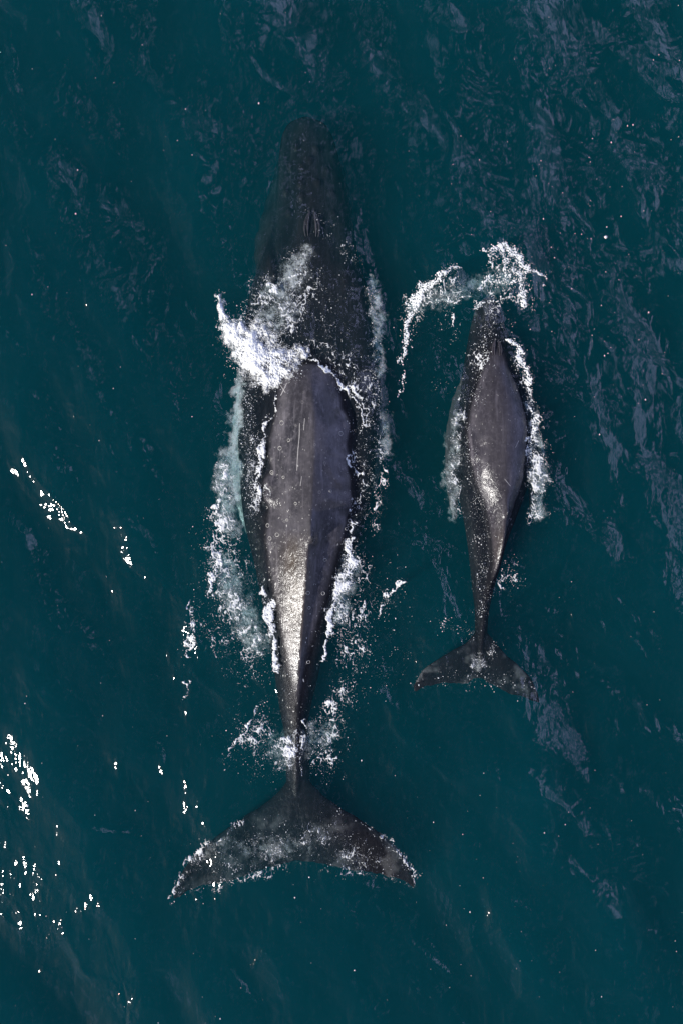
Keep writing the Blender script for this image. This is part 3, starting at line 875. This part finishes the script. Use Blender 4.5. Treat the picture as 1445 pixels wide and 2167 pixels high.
# --- foam arcs round the calf
c_solid = paint([
    (.80, [(850, 770, 3), (852, 735, 6), (858, 700, 8), (866, 660, 10), (878, 630, 11), (895, 608, 11), (920, 595, 8), (950, 582, 5), (970, 570, 3)]),
    (.60, [(843, 835, 3), (848, 800, 3), (850, 780, 3)]),
    (.70, [(1026, 532, 6), (1050, 532, 9), (1080, 535, 11), (1100, 550, 10), (1120, 570, 9), (1145, 590, 6)]),
    (.62, [(1038, 545, 4), (1040, 575, 3)]), (.66, [(1064, 550, 5), (1066, 590, 4)]), (.66, [(1098, 560, 5), (1100, 600, 6), (1105, 640, 5)]),
    (.66, [(1012, 618, 4), (1022, 600, 5), (1050, 592, 6), (1070, 598, 4), (1090, 605, 6)]), (.66, [(1095, 640, 3), (1108, 648, 7)]),
    (.55, [(1005, 645, 6), (1020, 640, 6), (1050, 636, 5)]),
    (.58, [(945, 630, 5), (960, 635, 4), (990, 632, 4)]), (.6, [(955, 670, 5), (956, 690, 3)]),
    (.76, [(1078, 725, 6), (1092, 745, 9), (1105, 770, 9), (1112, 800, 6), (1122, 830, 5)]),
    (.60, [(1118, 860, 5), (1125, 900, 6), (1120, 960, 7)]),
    (.56, [(1060, 1200, 3), (1058, 1235, 4)]),
])
c_lace = paint([
    (.75, [(870, 650, 22), (920, 615, 26), (960, 610, 24)]), (.8, [(1060, 560, 26), (1100, 580, 22)]), (.7, [(1035, 610, 16), (1080, 615, 18), (1104, 640, 12)]),
    (.8, [(1095, 755, 16), (1112, 800, 13), (1125, 850, 10)]),
    (.86, [(1128, 880, 11), (1135, 950, 18), (1138, 1020, 18), (1130, 1090, 14)]),
    (.62, [(985, 830, 8), (965, 900, 12), (962, 1000, 14), (968, 1080, 10)]),
    (.7, [(1010, 745, 20), (1015, 770, 20)]), (.42, [(1040, 650, 20), (1030, 690, 20)]), (.7, [(1085, 1200, 18), (1068, 1240, 12)]),
    (.36, [(1015, 1400, 14), (985, 1440, 14)]),
])
c_speck = paint([
    (.9, [(860, 720, 14), (870, 650, 20), (930, 600, 24)]), (.7, [(940, 640, 30), (960, 710, 16)]), (.9, [(1080, 560, 34), (1120, 640, 26)]),
    (.95, [(1040, 650, 20), (1030, 700, 26), (1010, 780, 22), (1000, 860, 12)]), (.7, [(1075, 690, 10)]),
    (.9, [(985, 900, 10), (1000, 1000, 16), (1015, 1100, 20), (1020, 1200, 18), (1022, 1300, 12)]),
    (.85, [(1100, 780, 18), (1125, 850, 14), (1142, 960, 18), (1145, 1080, 16)]), (.7, [(960, 940, 14), (955, 1040, 14)]),
    (.85, [(1075, 1190, 16), (1085, 1240, 16)]), (.8, [(1000, 1345, 12), (950, 1320, 22)]), (.6, [(930, 820, 18)]),
    (.85, [(1050, 1370, 16), (1020, 1400, 18)]), (.6, [(940, 1430, 18), (1080, 1440, 24)]), (.9, [(880, 1450, 6), (895, 1420, 6)]), (.9, [(1138, 1475, 7), (1120, 1435, 8)]),
])
def calf_mask():
    return foam_mask(1.25 * c_solid * (1 + .22 * FINE - .14 * np.abs(LACE2)), 1.12 * c_lace, c_speck)
foam_sheet("foam", calf_mask(), lift0, "white foam arcs ahead of and beside the small calf")

# --- spray beads flung up over the splash and the arcs, and loose flecks on the open sea
parts = []
x, y, j, i, r = scatter(np.maximum(SPLASH ** 2, .8 * c_solid ** 2 + .25 * solid ** 2), 4500, 21)
s_ = r.gamma(2.0, .0018, len(x)) + .0015
z = TOP[np.clip(j, 0, NY-1), np.clip(i, 0, NX-1)] + r.exponential(.05, len(x)) + .008
parts.append(np.stack([x + r.normal(0, .03, len(x)), y + r.normal(0, .03, len(x)), z, s_, s_, s_], 1))
x, y, j, i, r = scatter(np.maximum.reduce([speck, c_speck, lace * .7, c_lace * .7]) ** 2, 3500, 22)
s_ = r.gamma(1.6, .0016, len(x)) + .0015
z = TOP[np.clip(j, 0, NY-1), np.clip(i, 0, NX-1)] + r.exponential(.015, len(x)) + .004
parts.append(np.stack([x, y, z, s_, s_ * r.uniform(.8, 2, len(x)), s_], 1))
V, F = droplets(parts)
tag(mesh_object("water_spray", V, F, BEAD, smooth=True), "fine white spray beads flung up around both whales", "spray", 'stuff')

r = np.random.default_rng(23)
fx = np.concatenate([r.uniform(-6.4, 6.4, 230), r.normal(4.6, 1.0, 150), r.uniform(-6.4, 6.4, 80)])
fy = np.concatenate([r.uniform(-9.4, 9.4, 230), r.normal(5.0, 2.4, 150), r.uniform(-9.4, -4, 80)])
s_ = r.gamma(1.1, .0030, len(fx)) + .002
parts = [np.stack([fx, fy, sea(fx, fy) + .003, s_, s_ * r.uniform(.8, 1.8, len(fx)), s_ * .6], 1)]
V, F = droplets(parts)
tag(mesh_object("foam_flecks", V, F, BEAD), "tiny white flecks of foam scattered over the open dark sea", "foam", 'stuff')

# --- clouds of bubbles drifting under the surface
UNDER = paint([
    (.62, [(640, 540, 22), (625, 575, 30), (600, 600, 30), (575, 620, 26)]), (.55, [(600, 650, 40), (560, 690, 40)]),
    (.9, [(508, 800, 10), (498, 860, 10), (495, 920, 12), (494, 990, 12), (500, 1050, 10)]),
    (.6, [(480, 960, 22), (475, 1050, 26), (490, 1120, 22)]), (.5, [(470, 1190, 26), (500, 1280, 34), (545, 1360, 30)]),
    (.55, [(815, 880, 10), (818, 960, 10)]), (.6, [(790, 580, 12), (800, 680, 14), (805, 780, 14)]),
    (.6, [(740, 1200, 24), (715, 1300, 24)]),
    (.42, [(600, 1590, 40), (690, 1560, 34)]), (.6, [(1122, 850, 10), (1134, 920, 16), (1142, 1000, 20), (1140, 1090, 14)]), (.5, [(968, 870, 10), (958, 940, 14), (955, 1020, 16), (962, 1100, 10)]),
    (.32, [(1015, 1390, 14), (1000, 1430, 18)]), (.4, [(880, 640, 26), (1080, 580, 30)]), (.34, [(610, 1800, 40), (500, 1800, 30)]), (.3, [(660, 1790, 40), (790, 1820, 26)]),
    (.35, [(480, 1770, 12), (400, 1840, 10)]),  # over the adult's flukes the veil also paints water-ripple highlights
])
def bubble_veil():
    st = 2
    BODY = np.maximum(profile_top('mother', MOTHER, PX[None] + 0 * PY[:, None], PY[:, None] + 0 * PX[None]),
                      profile_top('calf', CALF, PX[None] + 0 * PY[:, None], PY[:, None] + 0 * PX[None]))
    VV, FF, AA, o = [], [], [], 0
    for depth, k, f1, f2 in ((.04, .30, FBM, FBM2), (.14, .38, -FBM2, LACE2), (.32, .50, FBM2, -FBM)):
        film = k * soft(UNDER * (1 + .60 * f1 + .42 * f2 + .16 * FINE), .15, 1.35)
        z = np.maximum(SEA - depth, np.where(BODY > -5, BODY + .006, -9))
        film = np.where(z > SEA - .006, 0, film)
        fl, zz = film[::st, ::st], z[::st, ::st]
        ny, nx = fl.shape
        jj, ii = np.nonzero(fl[:-1, :-1] > .02)
        idx = jj * nx + ii
        F = np.stack([idx, idx + nx, idx + nx + 1, idx + 1], 1)
        used, inv = np.unique(F, return_inverse=True)
        y, x = used // nx, used % nx
        VV.append(np.stack([GX[::st][x], GY[::st][y], zz[y, x]], 1)); AA.append(fl[y, x]); FF.append(inv.reshape(F.shape) + o); o += len(used)
    b = mesh_object("bubbles", np.concatenate(VV), np.concatenate(FF), FOAM)
    set_attr(b, "film", np.concatenate(AA))
    tag(b, "pale milky clouds of bubbles just under the surface along both whales", "bubbles", 'stuff')
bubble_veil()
